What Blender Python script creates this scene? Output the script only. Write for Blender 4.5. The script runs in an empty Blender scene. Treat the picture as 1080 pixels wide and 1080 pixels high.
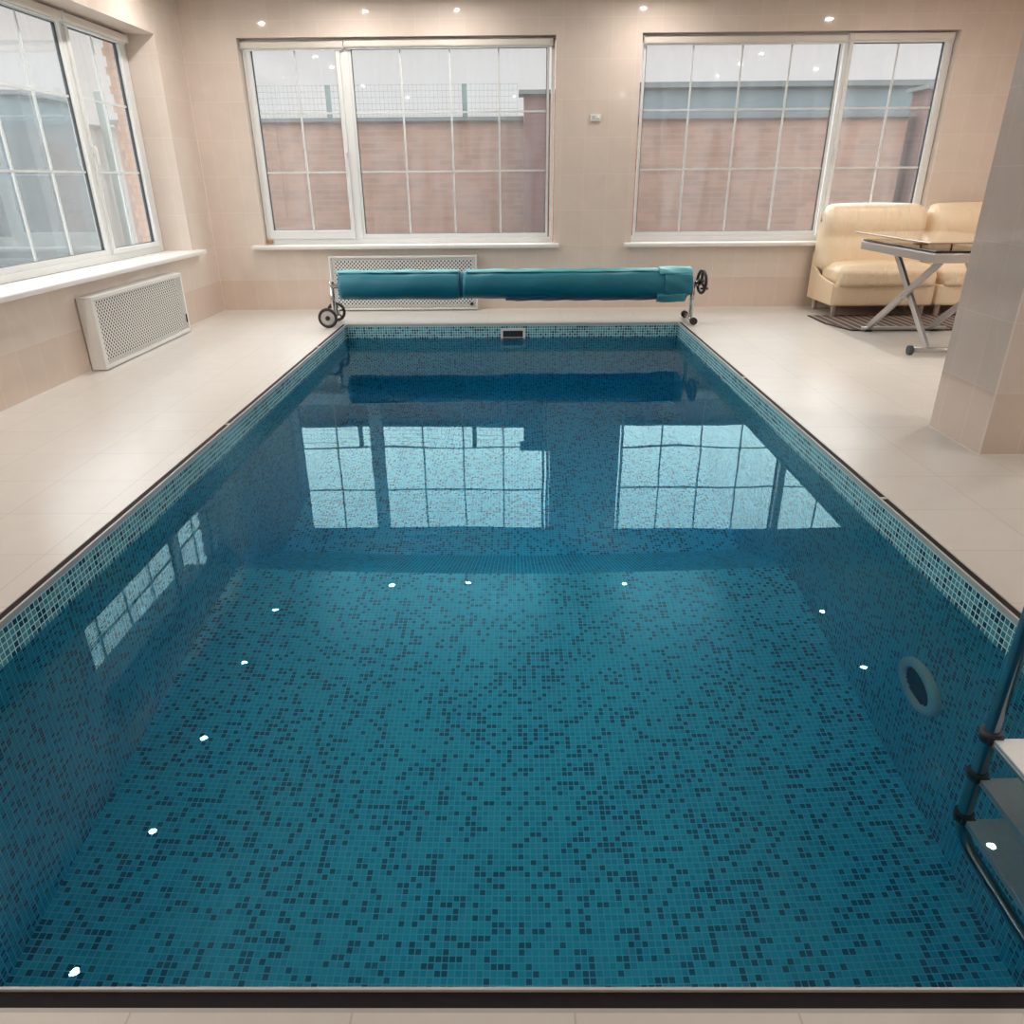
import bpy, bmesh, math, random
from mathutils import Vector, Matrix
random.seed(7)
PI = math.pi
C = bpy.data.collections.new('scene'); bpy.context.scene.collection.children.link(C)
S = bpy.context.scene

# ------------------------------------------------------------------ materials
class NT:
    def __init__(s, name):
        s.m = bpy.data.materials.new(name); s.m.use_nodes = True
        s.t = s.m.node_tree; s.t.nodes.clear()
        s.out = s.t.nodes.new('ShaderNodeOutputMaterial')
    def n(s, typ, ins=None, **props):
        nd = s.t.nodes.new(typ)
        for k, v in props.items(): setattr(nd, k, v)
        for k, v in (ins or {}).items():
            if isinstance(v, bpy.types.NodeSocket): s.t.links.new(v, nd.inputs[k])
            else: nd.inputs[k].default_value = v
        return nd
    def math(s, op, a, b=None, c=None):
        ins = {0: a}
        if b is not None: ins[1] = b
        if c is not None: ins[2] = c
        return s.n('ShaderNodeMath', ins, operation=op).outputs[0]
    def mix(s, f, a, b):
        nd = s.n('ShaderNodeMix', data_type='RGBA')
        for idx, v in ((0, f), (6, a), (7, b)):
            if isinstance(v, bpy.types.NodeSocket): s.t.links.new(v, nd.inputs[idx])
            else: nd.inputs[idx].default_value = v
        return nd.outputs[2]
    def surf(s, sock): s.t.links.new(sock, s.out.inputs['Surface']); return s.m
    def pbsdf(s, col, rough=.5, metal=0, spec=.5, bump=None, bs=.2, bd=.01, **kw):
        ins = {'Base Color': col, 'Roughness': rough, 'Metallic': metal, 'Specular IOR Level': spec}
        ins.update(kw)
        if bump is not None:
            ins['Normal'] = s.n('ShaderNodeBump', {'Strength': bs, 'Distance': bd, 'Height': bump}).outputs[0]
        return s.surf(s.n('ShaderNodeBsdfPrincipled', ins).outputs[0])
    def noise(s, scale, detail=3, vec=None, dist=0.0, typ='3D'):
        ins = {'Scale': scale, 'Detail': detail, 'Distortion': dist}
        if vec is not None: ins['Vector'] = vec
        return s.n('ShaderNodeTexNoise', ins).outputs[0]
    def pos(s): return s.n('ShaderNodeTexCoord').outputs['Object']
    def uv(s):
        sp = s.n('ShaderNodeSeparateXYZ', {0: s.n('ShaderNodeUVMap', uv_map='UVMap').outputs[0]})
        return sp.outputs[0], sp.outputs[1]
    def grid(s, u, v, du, dv, ou=0., ov=0., w=.004, stagger=0.):
        b = s.math('DIVIDE', s.math('SUBTRACT', v, ov), dv); fb = s.math('FLOOR', b)
        a = s.math('DIVIDE', s.math('SUBTRACT', u, ou), du)
        if stagger: a = s.math('ADD', a, s.math('MULTIPLY', s.math('MODULO', fb, 2.0), stagger))
        fa = s.math('FLOOR', a)
        da = s.math('MULTIPLY', s.math('PINGPONG', a, .5), du); db = s.math('MULTIPLY', s.math('PINGPONG', b, .5), dv)
        g = s.math('LESS_THAN', s.math('MINIMUM', da, db), w / 2)
        wn = s.n('ShaderNodeTexWhiteNoise', {'Vector': s.n('ShaderNodeCombineXYZ', {0: fa, 1: fb}).outputs[0]}, noise_dimensions='3D')
        return g, wn.outputs['Value']

def c4(r, g, b): return (r, g, b, 1)
def plain(name, col, rough=.5, metal=0, spec=.5, nz=.06, scale=12, **kw):
    t = NT(name); f = t.noise(scale, 3, t.pos())
    a = c4(*[max(0, v * (1 - nz)) for v in col]); b = c4(*[v * (1 + nz) for v in col])
    return t.pbsdf(t.mix(f, a, b), rough, metal, spec, **kw)

def mosaic_mat():
    t = NT('glass_mosaic'); u, v = t.uv()
    g, r = t.grid(u, v, .025, .025, w=.0041)
    cell = t.n('ShaderNodeCombineXYZ', {0: t.math('FLOOR', t.math('DIVIDE', u, .025)), 1: t.math('FLOOR', t.math('DIVIDE', v, .025))}).outputs[0]
    big = t.noise(.06, 2, cell)
    thr = t.math('MULTIPLY_ADD', big, .36, .08)
    dark = t.math('LESS_THAN', r, thr)
    mid = t.math('LESS_THAN', r, t.math('ADD', thr, .3))
    # dry tiles and joint above the waterline, wet below, brightened for missing lamp light
    dry = t.math('GREATER_THAN', t.n('ShaderNodeSeparateXYZ', {0: t.pos()}).outputs[2], -.150)
    wet = t.mix(mid, c4(.06, .68, .86), c4(.04, .55, .76)); wet = t.mix(dark, wet, c4(.014, .18, .34)); wet = t.mix(g, wet, c4(.20, .76, .88))
    dr_ = t.mix(mid, c4(.10, .38, .44), c4(.05, .27, .35)); dr_ = t.mix(dark, dr_, c4(.008, .07, .13)); dr_ = t.mix(g, dr_, c4(.62, .90, .94))
    col = t.mix(dry, wet, dr_)
    rough = t.math('MULTIPLY_ADD', g, .45, .15)
    return t.pbsdf(col, rough, bump=t.math('SUBTRACT', 1.0, g), bs=.25, bd=.001)

def wall_tile_mat(name='wall_tile', base=(.73, .635, .565), ou=0.):
    t = NT(name); u, v = t.uv()
    g, r = t.grid(u, v, .245, .352, ou, .335, w=.004)
    n1 = t.noise(3.0, 4, t.pos(), 1.2)
    a = c4(*[x * .93 for x in base]); b = c4(*[min(1, x * 1.07) for x in base])
    col = t.mix(n1, a, b)
    col = t.mix(t.math('MULTIPLY', r, .12), col, c4(base[0] * .75, base[1] * .7, base[2] * .65))
    low = t.math('LESS_THAN', v, .335)
    col = t.mix(t.math('MULTIPLY', low, .35), col, c4(base[0] * .86, base[1] * .74, base[2] * .66))
    col = t.mix(t.math('MULTIPLY', g, .38), col, c4(.88, .83, .77))
    wav = t.noise(2.5, 2, t.pos())
    return t.pbsdf(col, .06, spec=.4, bump=t.math('SUBTRACT', wav, t.math('MULTIPLY', g, .3)), bs=.12, bd=.004)

def deck_tile_mat():
    t = NT('deck_tile'); u, v = t.uv()
    g, r = t.grid(u, v, .397, .397, .1, 3.39, w=.004)
    col = t.mix(t.noise(6, 4, t.pos(), .8), c4(.64, .61, .575), c4(.71, .68, .64))
    col = t.mix(t.math('MULTIPLY', r, .08), col, c4(.5, .46, .42))
    col = t.mix(t.math('MULTIPLY', g, .55), col, c4(.42, .38, .34))
    return t.pbsdf(col, .3, spec=.45, bump=t.math('SUBTRACT', 1.0, g), bs=.1, bd=.001)

def brick_mat(name, c1, c2, mortar, sc=1.0):
    t = NT(name); u, v = t.uv()
    vec = t.n('ShaderNodeCombineXYZ', {0: u, 1: v}).outputs[0]
    b = t.n('ShaderNodeTexBrick', {'Vector': vec, 'Color1': c4(*c1), 'Color2': c4(*c2), 'Mortar': c4(*mortar), 'Scale': 1.0,
        'Mortar Size': .006, 'Brick Width': .25 * sc, 'Row Height': .077 * sc, 'Bias': 0.0})
    nz = t.noise(1.6, 5, t.pos(), .8)
    col = t.mix(t.math('MULTIPLY', nz, .6), b.outputs[0], c4(*mortar))
    return t.pbsdf(col, .9, spec=.2)

def glass_pane_mat():
    t = NT('window_glass')
    tr = t.n('ShaderNodeBsdfTransparent', {'Color': c4(.94, .955, .955)}).outputs[0]
    gl = t.n('ShaderNodeBsdfGlossy', {'Color': c4(1, 1, 1), 'Roughness': .02}).outputs[0]
    fr = t.n('ShaderNodeFresnel', {'IOR': 1.5}).outputs[0]
    m1 = t.n('ShaderNodeMixShader', {0: t.math('MINIMUM', fr, .35), 1: tr, 2: gl}).outputs[0]
    # condensation film: droplets that scatter daylight
    p = t.pos(); mp = t.n('ShaderNodeMapping', {'Vector': p, 'Scale': (3, 3, .5)}).outputs[0]
    n1 = t.noise(2.2, 4, mp, .8); n2 = t.noise(160, 2, p)
    f = t.math('MULTIPLY', t.math('MULTIPLY_ADD', n1, .11, .0), t.math('MULTIPLY_ADD', n2, 1.6, .2))
    tl = t.n('ShaderNodeBsdfTranslucent', {'Color': c4(.78, .82, .84)}).outputs[0]
    df = t.n('ShaderNodeBsdfDiffuse', {'Color': c4(.55, .58, .60)}).outputs[0]
    fog = t.n('ShaderNodeMixShader', {0: .35, 1: tl, 2: df}).outputs[0]
    return t.surf(t.n('ShaderNodeMixShader', {0: f, 1: m1, 2: fog}).outputs[0])

def water_mat():
    t = NT('pool_water')
    p = t.pos()
    n1 = t.noise(1.1, 1, p); n2 = t.noise(3.5, 1, p)
    h = t.math('MULTIPLY_ADD', n2, .12, n1)
    nrm = t.n('ShaderNodeBump', {'Strength': 1.0, 'Distance': .0022, 'Height': h}).outputs[0]
    rf = t.n('ShaderNodeBsdfRefraction', {'Color': c4(1, 1, 1), 'Roughness': 0.0, 'IOR': 1.34, 'Normal': nrm}).outputs[0]
    gl = t.n('ShaderNodeBsdfGlossy', {'Color': c4(.41, .64, .67), 'Roughness': 0.0, 'Normal': nrm}).outputs[0]
    fr = t.n('ShaderNodeFresnel', {'IOR': 1.34, 'Normal': nrm}).outputs[0]
    t.surf(t.n('ShaderNodeMixShader', {0: fr, 1: rf, 2: gl}).outputs[0])
    vol = t.n('ShaderNodeVolumeAbsorption', {'Color': c4(.0, .74, .92), 'Density': .31})
    t.t.links.new(vol.outputs[0], t.out.inputs['Volume'])
    return t.m

def screen_mat():
    t = NT('perforated_screen'); u, v = t.uv()
    p = .041
    def dist(ou, ov):
        a = t.math('SUBTRACT', t.math('FRACT', t.math('DIVIDE', t.math('ADD', u, ou), p)), .5)
        b = t.math('SUBTRACT', t.math('FRACT', t.math('DIVIDE', t.math('ADD', v, ov), p)), .5)
        return t.math('ADD', t.math('MULTIPLY', a, a), t.math('MULTIPLY', b, b))
    d = t.math('MINIMUM', dist(0, 0), dist(p / 2, p / 2))
    hole = t.math('LESS_THAN', d, .052)
    pb = t.n('ShaderNodeBsdfPrincipled', {'Base Color': c4(.72, .72, .70), 'Roughness': .4}).outputs[0]
    tr = t.n('ShaderNodeBsdfTransparent').outputs[0]
    return t.surf(t.n('ShaderNodeMixShader', {0: hole, 1: pb, 2: tr}).outputs[0])

def leather_mat():
    t = NT('cream_leather'); p = t.pos()
    w = t.n('ShaderNodeMapping', {'Vector': p, 'Scale': (9, 3, 2.2)}).outputs[0]
    n1 = t.noise(1.6, 3, w, .6); n2 = t.noise(120, 2, p)
    col = t.mix(t.noise(3, 3, p), c4(.83, .65, .44), c4(.88, .72, .53))
    h = t.math('MULTIPLY_ADD', n2, .05, n1)
    return t.pbsdf(col, .38, bump=h, bs=.9, bd=.02)

def cover_mat(name, c1, c2):
    t = NT(name); p = t.pos()
    col = t.mix(t.noise(4, 3, p, .4), c4(*c1), c4(*c2))
    v = t.n('ShaderNodeTexVoronoi', {'Vector': p, 'Scale': 70.0}).outputs[0]
    return t.pbsdf(col, .42, bump=t.math('ADD', t.math('MULTIPLY', v, .4), t.noise(14, 2, p)), bs=.35, bd=.006)

def mat_weave():
    t = NT('door_mat_weave'); u, v = t.uv()
    g, r = t.grid(u, v, .085, 5.0, w=.022)
    col = t.mix(t.noise(9, 3, t.pos()), c4(.09, .06, .05), c4(.15, .10, .085))
    col = t.mix(g, col, c4(.42, .36, .31))
    return t.pbsdf(col, .85, bump=g, bs=.4, bd=.003)

def emit_mat(name, col, st):
    t = NT(name); return t.surf(t.n('ShaderNodeEmission', {'Color': c4(*col), 'Strength': st}).outputs[0])

M = dict(
    mosaic=mosaic_mat(), wall=wall_tile_mat(), deck=deck_tile_mat(),
    column=wall_tile_mat('column_tile', (.70, .62, .56), .2), glass=glass_pane_mat(), water=water_mat(), screen=screen_mat(),
    leather=leather_mat(), ceiling=plain('ceiling_paint', (.72, .67, .61), .45),
    pvc=plain('white_pvc', (.76, .78, .78), .32, nz=.02), sill=plain('sill_white', (.80, .79, .77), .3, nz=.02),
    bar=plain('glazing_bar', (.70, .74, .75), .35, nz=.02), gasket=plain('gasket_rubber', (.05, .06, .07), .6),
    blind=plain('blind_cassette', (.70, .66, .60), .45, nz=.04), foam=plain('dried_foam', (.42, .24, .13), .85, nz=.25, scale=40),
    brick=brick_mat('orange_brick', (.50, .25, .15), (.56, .31, .20), (.30, .22, .18)),
    fence_brick=brick_mat('fence_brick', (.14, .072, .05), (.22, .115, .08), (.20, .145, .12)),
    pier_brick=brick_mat('pier_brick', (.08, .035, .034), (.11, .05, .045), (.12, .08, .075)),
    grey_block=brick_mat('grey_block', (.15, .145, .14), (.19, .18, .17), (.21, .20, .19), 2.0),
    coping=plain('coping_stone', (.07, .078, .082), .8), teal_metal=plain('grey_blue_cladding', (.062, .088, .10), .6, nz=.15, scale=2),
    mesh=plain('fence_mesh_steel', (.10, .14, .14), .5), ground=plain('yard_concrete', (.42, .40, .38), .95, nz=.15, scale=1.5),
    drain=plain('black_drain', (.016, .012, .016), .7, spec=.2, nz=.2, scale=30), lip=plain('edge_trim', (.62, .58, .56), .4, nz=.03),
    edgegrey=plain('edge_strip', (.46, .45, .43), .4, nz=.05), lipband=plain('edge_band', (.42, .50, .49), .4, nz=.05),
    steel=plain('stainless', (.62, .60, .58), .22, 1, nz=.04), rail=plain('rail_steel', (.30, .36, .40), .18, 1, nz=.04),
    black=plain('black_plastic', (.018, .017, .018), .4), tread=plain('tread_steel', (.60, .62, .62), .4, .5, nz=.1, scale=60),
    rubber=plain('tyre_rubber', (.03, .027, .027), .7), hub=plain('wheel_hub', (.52, .50, .48), .4, nz=.1),
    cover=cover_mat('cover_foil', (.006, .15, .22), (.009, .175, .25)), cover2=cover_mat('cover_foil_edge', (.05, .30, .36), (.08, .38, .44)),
    darkblue=plain('dark_blue', (.01, .09, .2), .5), screenframe=plain('screen_frame', (.76, .76, .74), .38, nz=.02),
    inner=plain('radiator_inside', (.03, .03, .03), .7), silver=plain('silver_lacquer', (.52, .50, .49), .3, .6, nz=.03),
    tabglass=plain('smoked_table_glass', (.40, .30, .22), .08, 0, .8, nz=.05), blackglass=plain('black_table_glass', (.012, .010, .010), .05, 0, .6),
    gold=plain('gold_fitting', (.75, .55, .30), .3, .8), matw=mat_weave(), matedge=plain('mat_edge', (.05, .035, .03), .8),
    whitep=plain('white_plastic', (.75, .76, .75), .35, nz=.02), dark=plain('dark_void', (.02, .025, .03), .6),
    lightring=plain('pool_lamp_ring', (.60, .86, .88), .35), lightface=plain('pool_lamp_face', (.07, .20, .27), .4),
    lamp=emit_mat('lamp_glow', (1.0, .94, .88), 1400.0), chrome=plain('lamp_bezel', (.7, .7, .68), .3, .6),
    sofaleg=plain('brushed_leg', (.55, .48, .42), .35, .5), sofashade=plain('sofa_underside', (.05, .04, .035), .9),
    taupe=plain('grout_line_white', (.78, .74, .70), .5), skin=plain('sofa_piping', (.74, .52, .28), .45),
)

# ------------------------------------------------------------------ mesh builder
class MB:
    def __init__(s): s.bm = bmesh.new(); s.uvl = s.bm.loops.layers.uv.new('UVMap')
    def faces(s, vs, fs, smooth=False, mi=0):
        v = [s.bm.verts.new(p) for p in vs]
        for f in fs:
            try: fc = s.bm.faces.new([v[i] for i in f]); fc.smooth = smooth; fc.material_index = mi
            except ValueError: pass
        return s
    def box(s, a, b, mi=0):
        x0, y0, z0 = [min(p, q) for p, q in zip(a, b)]; x1, y1, z1 = [max(p, q) for p, q in zip(a, b)]
        vs = [(x0,y0,z0),(x1,y0,z0),(x1,y1,z0),(x0,y1,z0),(x0,y0,z1),(x1,y0,z1),(x1,y1,z1),(x0,y1,z1)]
        return s.faces(vs, [(3,2,1,0),(4,5,6,7),(0,1,5,4),(1,2,6,5),(2,3,7,6),(3,0,4,7)], mi=mi)
    def prism(s, poly, axis, a, b, mi=0, smooth=False):
        def P(p, t):
            q = list(p); q.insert(axis, t); return tuple(q)
        n = len(poly); vs = [P(p, a) for p in poly] + [P(p, b) for p in poly]
        fs = [tuple(range(n)), tuple(range(2*n-1, n-1, -1))] + [(i, (i+1) % n, n+(i+1) % n, n+i) for i in range(n)]
        return s.faces(vs, fs, smooth, mi)
    def tube(s, pts, r, seg=12, caps=True, rs=None):
        pts = [Vector(p) for p in pts]; n = len(pts); rings = []; prev = None
        for i, p in enumerate(pts):
            d = (pts[min(i+1, n-1)] - pts[max(i-1, 0)]).normalized()
            if prev is None:
                u = d.cross(Vector((0, 0, 1)));
                if u.length < 1e-3: u = d.cross(Vector((0, 1, 0)))
                u.normalize()
            else: u = (prev - d * prev.dot(d)).normalized()
            prev = u; w = d.cross(u); rr = rs[i] if rs else r
            rings.append([s.bm.verts.new(p + (u*math.cos(2*PI*k/seg) + w*math.sin(2*PI*k/seg))*rr) for k in range(seg)])
        for i in range(n-1):
            for k in range(seg):
                f = s.bm.faces.new([rings[i][k], rings[i][(k+1) % seg], rings[i+1][(k+1) % seg], rings[i+1][k]]); f.smooth = True
        if caps: s.bm.faces.new(rings[0][::-1]); s.bm.faces.new(rings[-1])
        return s
    def disc_lathe(s, center, axis, prof, seg=32):
        # prof: (radius, offset along axis)
        c = Vector(center); ax = Vector(axis).normalized(); u = ax.orthogonal().normalized(); w = ax.cross(u)
        rings = []
        for r, h in prof:
            if r < 1e-5: rings.append([s.bm.verts.new(c + ax*h)])
            else: rings.append([s.bm.verts.new(c + ax*h + (u*math.cos(2*PI*k/seg) + w*math.sin(2*PI*k/seg))*r) for k in range(seg)])
        for a, b in zip(rings, rings[1:]):
            for k in range(seg):
                k2 = (k+1) % seg
                vs = ([a[0]] if len(a) == 1 else [a[k], a[k2]]) + ([b[0]] if len(b) == 1 else [b[k2], b[k]])
                if len(vs) > 2:
                    try: f = s.bm.faces.new(vs); f.smooth = True
                    except ValueError: pass
        return s
    def build(s, name, mat, parent=None, bevel=0, sharp=True, subsurf=0, flip=False, recalc=True):
        bm = s.bm
        if recalc: bmesh.ops.recalc_face_normals(bm, faces=bm.faces)
        for f in bm.faces:
            nx, ny, nz = [abs(q) for q in f.normal]
            for l in f.loops:
                x, y, z = l.vert.co
                l[s.uvl].uv = (x, y) if nz >= max(nx, ny) - 1e-4 else ((y, z) if nx > ny else (x, z))
        me = bpy.data.meshes.new(name); bm.to_mesh(me); bm.free()
        for m_ in (mat if isinstance(mat, (list, tuple)) else [mat]): me.materials.append(m_)
        o = bpy.data.objects.new(name, me); C.objects.link(o)
        if parent is not None:
            o.parent = parent; o.matrix_parent_inverse = parent.matrix_world.inverted() if False else Matrix.Translation(-parent.location)
        if bevel:
            md = o.modifiers.new('bevel', 'BEVEL'); md.width = bevel; md.segments = 2; md.limit_method = 'ANGLE'
            md.angle_limit = math.radians(40)
        if subsurf:
            md = o.modifiers.new('sub', 'SUBSURF'); md.levels = subsurf; md.render_levels = subsurf
        return o

def B(a, b): return MB().box(a, b)
def empty(name, loc): o = bpy.data.objects.new(name, None); o.empty_display_size = .1; o.location = loc; C.objects.link(o); return o
def tag(o, label=None, cat=None, group=None, kind=None):
    for k, v in (('label', label), ('category', cat), ('group', group), ('kind', kind)):
        if v: o[k] = v
    return o
def thing(name, loc, label, cat, group=None): return tag(empty(name, loc), label, cat, group)
def struct(mb, name, mat, **kw): o = mb.build(name, mat, **kw); o['kind'] = 'structure'; return o

def soft_box(a, b, r=.04, puff=(0, 0, 0), n=14):
    """rounded cushion-like block between corners a and b; puff bulges the +/- faces per axis"""
    mb = MB(); cx = [(p+q)/2 for p, q in zip(a, b)]; hx = [abs(q-p)/2 for p, q in zip(a, b)]
    r = min([r] + [h*.95 for h in hx])
    cache = {}
    def pt(i, j, k):
        key = (i, j, k)
        if key in cache: return cache[key]
        q = [2*t/n - 1 for t in (i, j, k)]
        q = [math.copysign(abs(t)**.8, t) for t in q]
        p = [t*h for t, h in zip(q, hx)]
        inner = [max(-(h-r), min(h-r, v)) for v, h in zip(p, hx)]
        d = Vector([v-w for v, w in zip(p, inner)])
        if d.length > 1e-6: d = d.normalized()*r
        pf = [inner[t]+d[t] for t in range(3)]
        for ax in range(3):
            if puff[ax]:
                o1, o2 = [t for t in range(3) if t != ax]
                pf[ax] += math.copysign(1, q[ax])*abs(q[ax])*puff[ax]*(1-q[o1]**2)**.6*(1-q[o2]**2)**.6
        v = mb.bm.verts.new([c+t for c, t in zip(cx, pf)]); cache[key] = v; return v
    for ax in range(3):
        for side in (0, n):
            for i in range(n):
                for j in range(n):
                    idx = []
                    for di, dj in ((0,0),(1,0),(1,1),(0,1)):
                        t = [i+di, j+dj]; t.insert(ax, side); idx.append(pt(*t))
                    f = mb.bm.faces.new(idx); f.smooth = True
    return mb

# ------------------------------------------------------------------ setting
XL, XR, YN, YF = -1.748, 1.674, .866, 7.69
XW, YB, XE, YS, HC = -3.337, 8.645, 5.60, -3.0, 2.99
WZ = -.145
# deck floor with the basin cut out
E_ = .045   # width of drain + lip around the basin
T = .12
fl = MB()
ax, bx, ay, by = XL-.037, XR+.037, YN-E_, YF+.037
fl.box((XW-.3, YS-.2, -T), (ax, YB+.3, 0)); fl.box((bx, YS-.2, -T), (XE+.2, YB+.3, 0))
fl.box((ax, YS-.2, -T), (bx, ay, 0)); fl.box((ax, by, -T), (bx, YB+.3, 0))
struct(fl, 'floor', M['deck'])
# drain channel (black) and light lip
dr = MB(); lp = MB(); W1, W2 = .037, .005; l2 = MB()
def ring(mb, o, i, z0, z1):
    mb.box((XL-o, YN-o, z0), (XR+o, YN-i, z1)); mb.box((XL-o, YF+i, z0), (XR+o, YF+o, z1))
    mb.box((XL-o, YN-i, z0), (XL-i, YF+i, z1)); mb.box((XR+i, YN-i, z0), (XR+o, YF+i, z1))
ring(dr, W1, W2+.001, -.015, -.004); struct(dr, 'trim_1', M['drain'])
l2.box((XL-W1, YN-E_, -.05), (XR+W1, YN-W1, 0)); struct(l2, 'trim_8', M['edgegrey'])
ring(lp, W2, 0, -.012, .002); struct(lp, 'trim_2', M['lip'])
jt = MB()
for x0, x1, y in ((XL-W1-.001, XL-W2+.001, 4.32), (XL-W1-.001, XL-W2+.001, 6.6), (XR+W2-.001, XR+W1+.001, 3.127), (XR+W2-.001, XR+W1+.001, 5.4)):
    jt.box((x0, y-.008, -.01), (x1, y+.008, 0.0))
struct(jt, 'trim_3', M['lip'])
# basin
P = [(YN, 0), (YN, -1.70), (4.02, -1.70), (4.90, -2.48), (YF, -2.52), (YF, 0)]
ba = MB(); zt = -.017
ba.faces([(XL,YN,zt),(XR,YN,zt),(XR,YN,-1.7),(XL,YN,-1.7)], [(0,1,2,3)])
ba.faces([(XL,YF,zt),(XR,YF,zt),(XR,YF,-2.52),(XL,YF,-2.52)], [(3,2,1,0)])
for (y0, z0), (y1, z1) in zip(P[1:4], P[2:5]):
    ba.faces([(XL,y0,z0),(XR,y0,z0),(XR,y1,z1),(XL,y1,z1)], [(0,1,2,3)])
side = [(YN, zt), (YN, -1.7), (4.02, -1.7), (4.9, -2.48), (YF, -2.52), (YF, zt)]
ba.faces([(XL, y, z) for y, z in side], [tuple(range(6))[::-1]]); ba.faces([(XR, y, z) for y, z in side], [tuple(range(6))])
bmesh.ops.remove_doubles(ba.bm, verts=ba.bm.verts, dist=1e-4)
struct(ba, 'pool_basin', M['mosaic'])
bd = MB()  # pale band under the lip
for a, b in (((XL-.002, YN, -.02), (XL+.003, YF, .001)), ((XR-.003, YN, -.02), (XR+.002, YF, .001)), ((XL, YF-.003, -.02), (XR, YF+.002, .001))):
    bd.box(a, b)
struct(bd, 'trim_4', M['lipband'])
# water: a closed body slightly wider than the basin so its sides sit inside the walls
wt = MB().box((XL-.012, YN-.012, -2.6), (XR+.012, YF+.012, WZ))
o = wt.build('pool_water', M['water']); tag(o, 'clear still blue water filling the mosaic tiled pool', 'water', kind='stuff')

# walls with openings
def wall_holes(mb, F, u0, u1, z0, z1, holes, n0, n1):
    us = u0
    for hu0, hu1, hz0, hz1 in sorted(holes):
        F(mb, us, hu0, n0, n1, z0, z1); F(mb, hu0, hu1, n0, n1, z0, hz0); F(mb, hu0, hu1, n0, n1, hz1, z1); us = hu1
    F(mb, us, u1, n0, n1, z0, z1)
FB = lambda mb, u0, u1, n0, n1, z0, z1: mb.box((u0, YB+n0, z0), (u1, YB+n1, z1))
FL = lambda mb, u0, u1, n0, n1, z0, z1: mb.box((XW-n0, u0, z0), (XW-n1, u1, z1))
HB = [(-2.78, .42, .70, 2.655), (1.28, 4.44, .70, 2.665)]
HL = [(4.76, 8.03, .70, 2.60)]
w = MB(); wall_holes(w, FB, XW-.3, XE+.2, 0, HC+.1, HB, 0, .17); struct(w, 'wall_back', M['wall'])
w = MB(); wall_holes(w, FB, XW-.45, XE+.4, -.3, HC+.5, HB, .171, .32); struct(w, 'wall_back_outside', M['brick'])
w = MB(); wall_holes(w, FL, YS-.2, YB-.001, 0, HC+.1, HL, 0, .30); struct(w, 'wall_left', M['wall'])
w = MB(); wall_holes(w, FL, YS-.2, YB+.32, -.3, HC+.5, [(4.70, 7.90, .66, 2.62)], .301, .43)
for k in range(26):   # toothed brick ends at the far jamb
    if k % 2 == 0: w.box((XW-.43, 7.90, .72+k*.077), (XW-.452, 8.04, .72+k*.077+.065))
struct(w, 'wall_left_outside', M['brick'])
struct(B((XW-1.25, YS-.2, 3.18), (XW-.45, YB+.3, 3.30)), 'roof_eave', M['whitep'])
struct(B((XE, YS-.2, 0), (XE+.2, YB-.001, HC+.1)), 'wall_right', M['wall'])
struct(B((XW-.001, YS-.2, 0), (XE, YS, HC+.1)), 'wall_front', M['wall'])
struct(B((XW-.3, YS-.2, HC), (XE+.2, YB-.001, HC+.1)), 'ceiling', M['ceiling'])
tr = MB()
for x in (-1.56, 1.60): tr.box((x-.012, 1.0, HC-.012), (x+.012, 7.22, HC))
tr.box((-1.56, 7.208, HC-.012), (1.60, 7.232, HC)); tr.box((-1.56, .99, HC-.012), (1.60, 1.01, HC))
struct(tr, 'trim_5', M['sill'])
# white grout bead at the wall foot and in the corners
gb = MB(); gb.box((XW, YS, 0), (XW+.006, YB, .006)); gb.box((XW, YB-.006, 0), (XE, YB, .006)); gb.box((XW, YB-.004, 0), (XW+.004, YB, HC))
struct(gb, 'trim_6', M['taupe'])
# column
CX0, CX1, CY0, CY1 = 2.453, 3.00, 3.687, 4.20
col = B((CX0, CY0, 0), (CX1, CY1, HC)); struct(col, 'column', M['column'])
gb = MB(); gb.box((CX0-.006, CY0-.006, 0), (CX1+.006, CY1+.006, .006)); gb.box((CX0-.002, CY0-.002, 0), (CX0+.003, CY0+.003, HC))
struct(gb, 'trim_7', M['taupe'])

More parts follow.
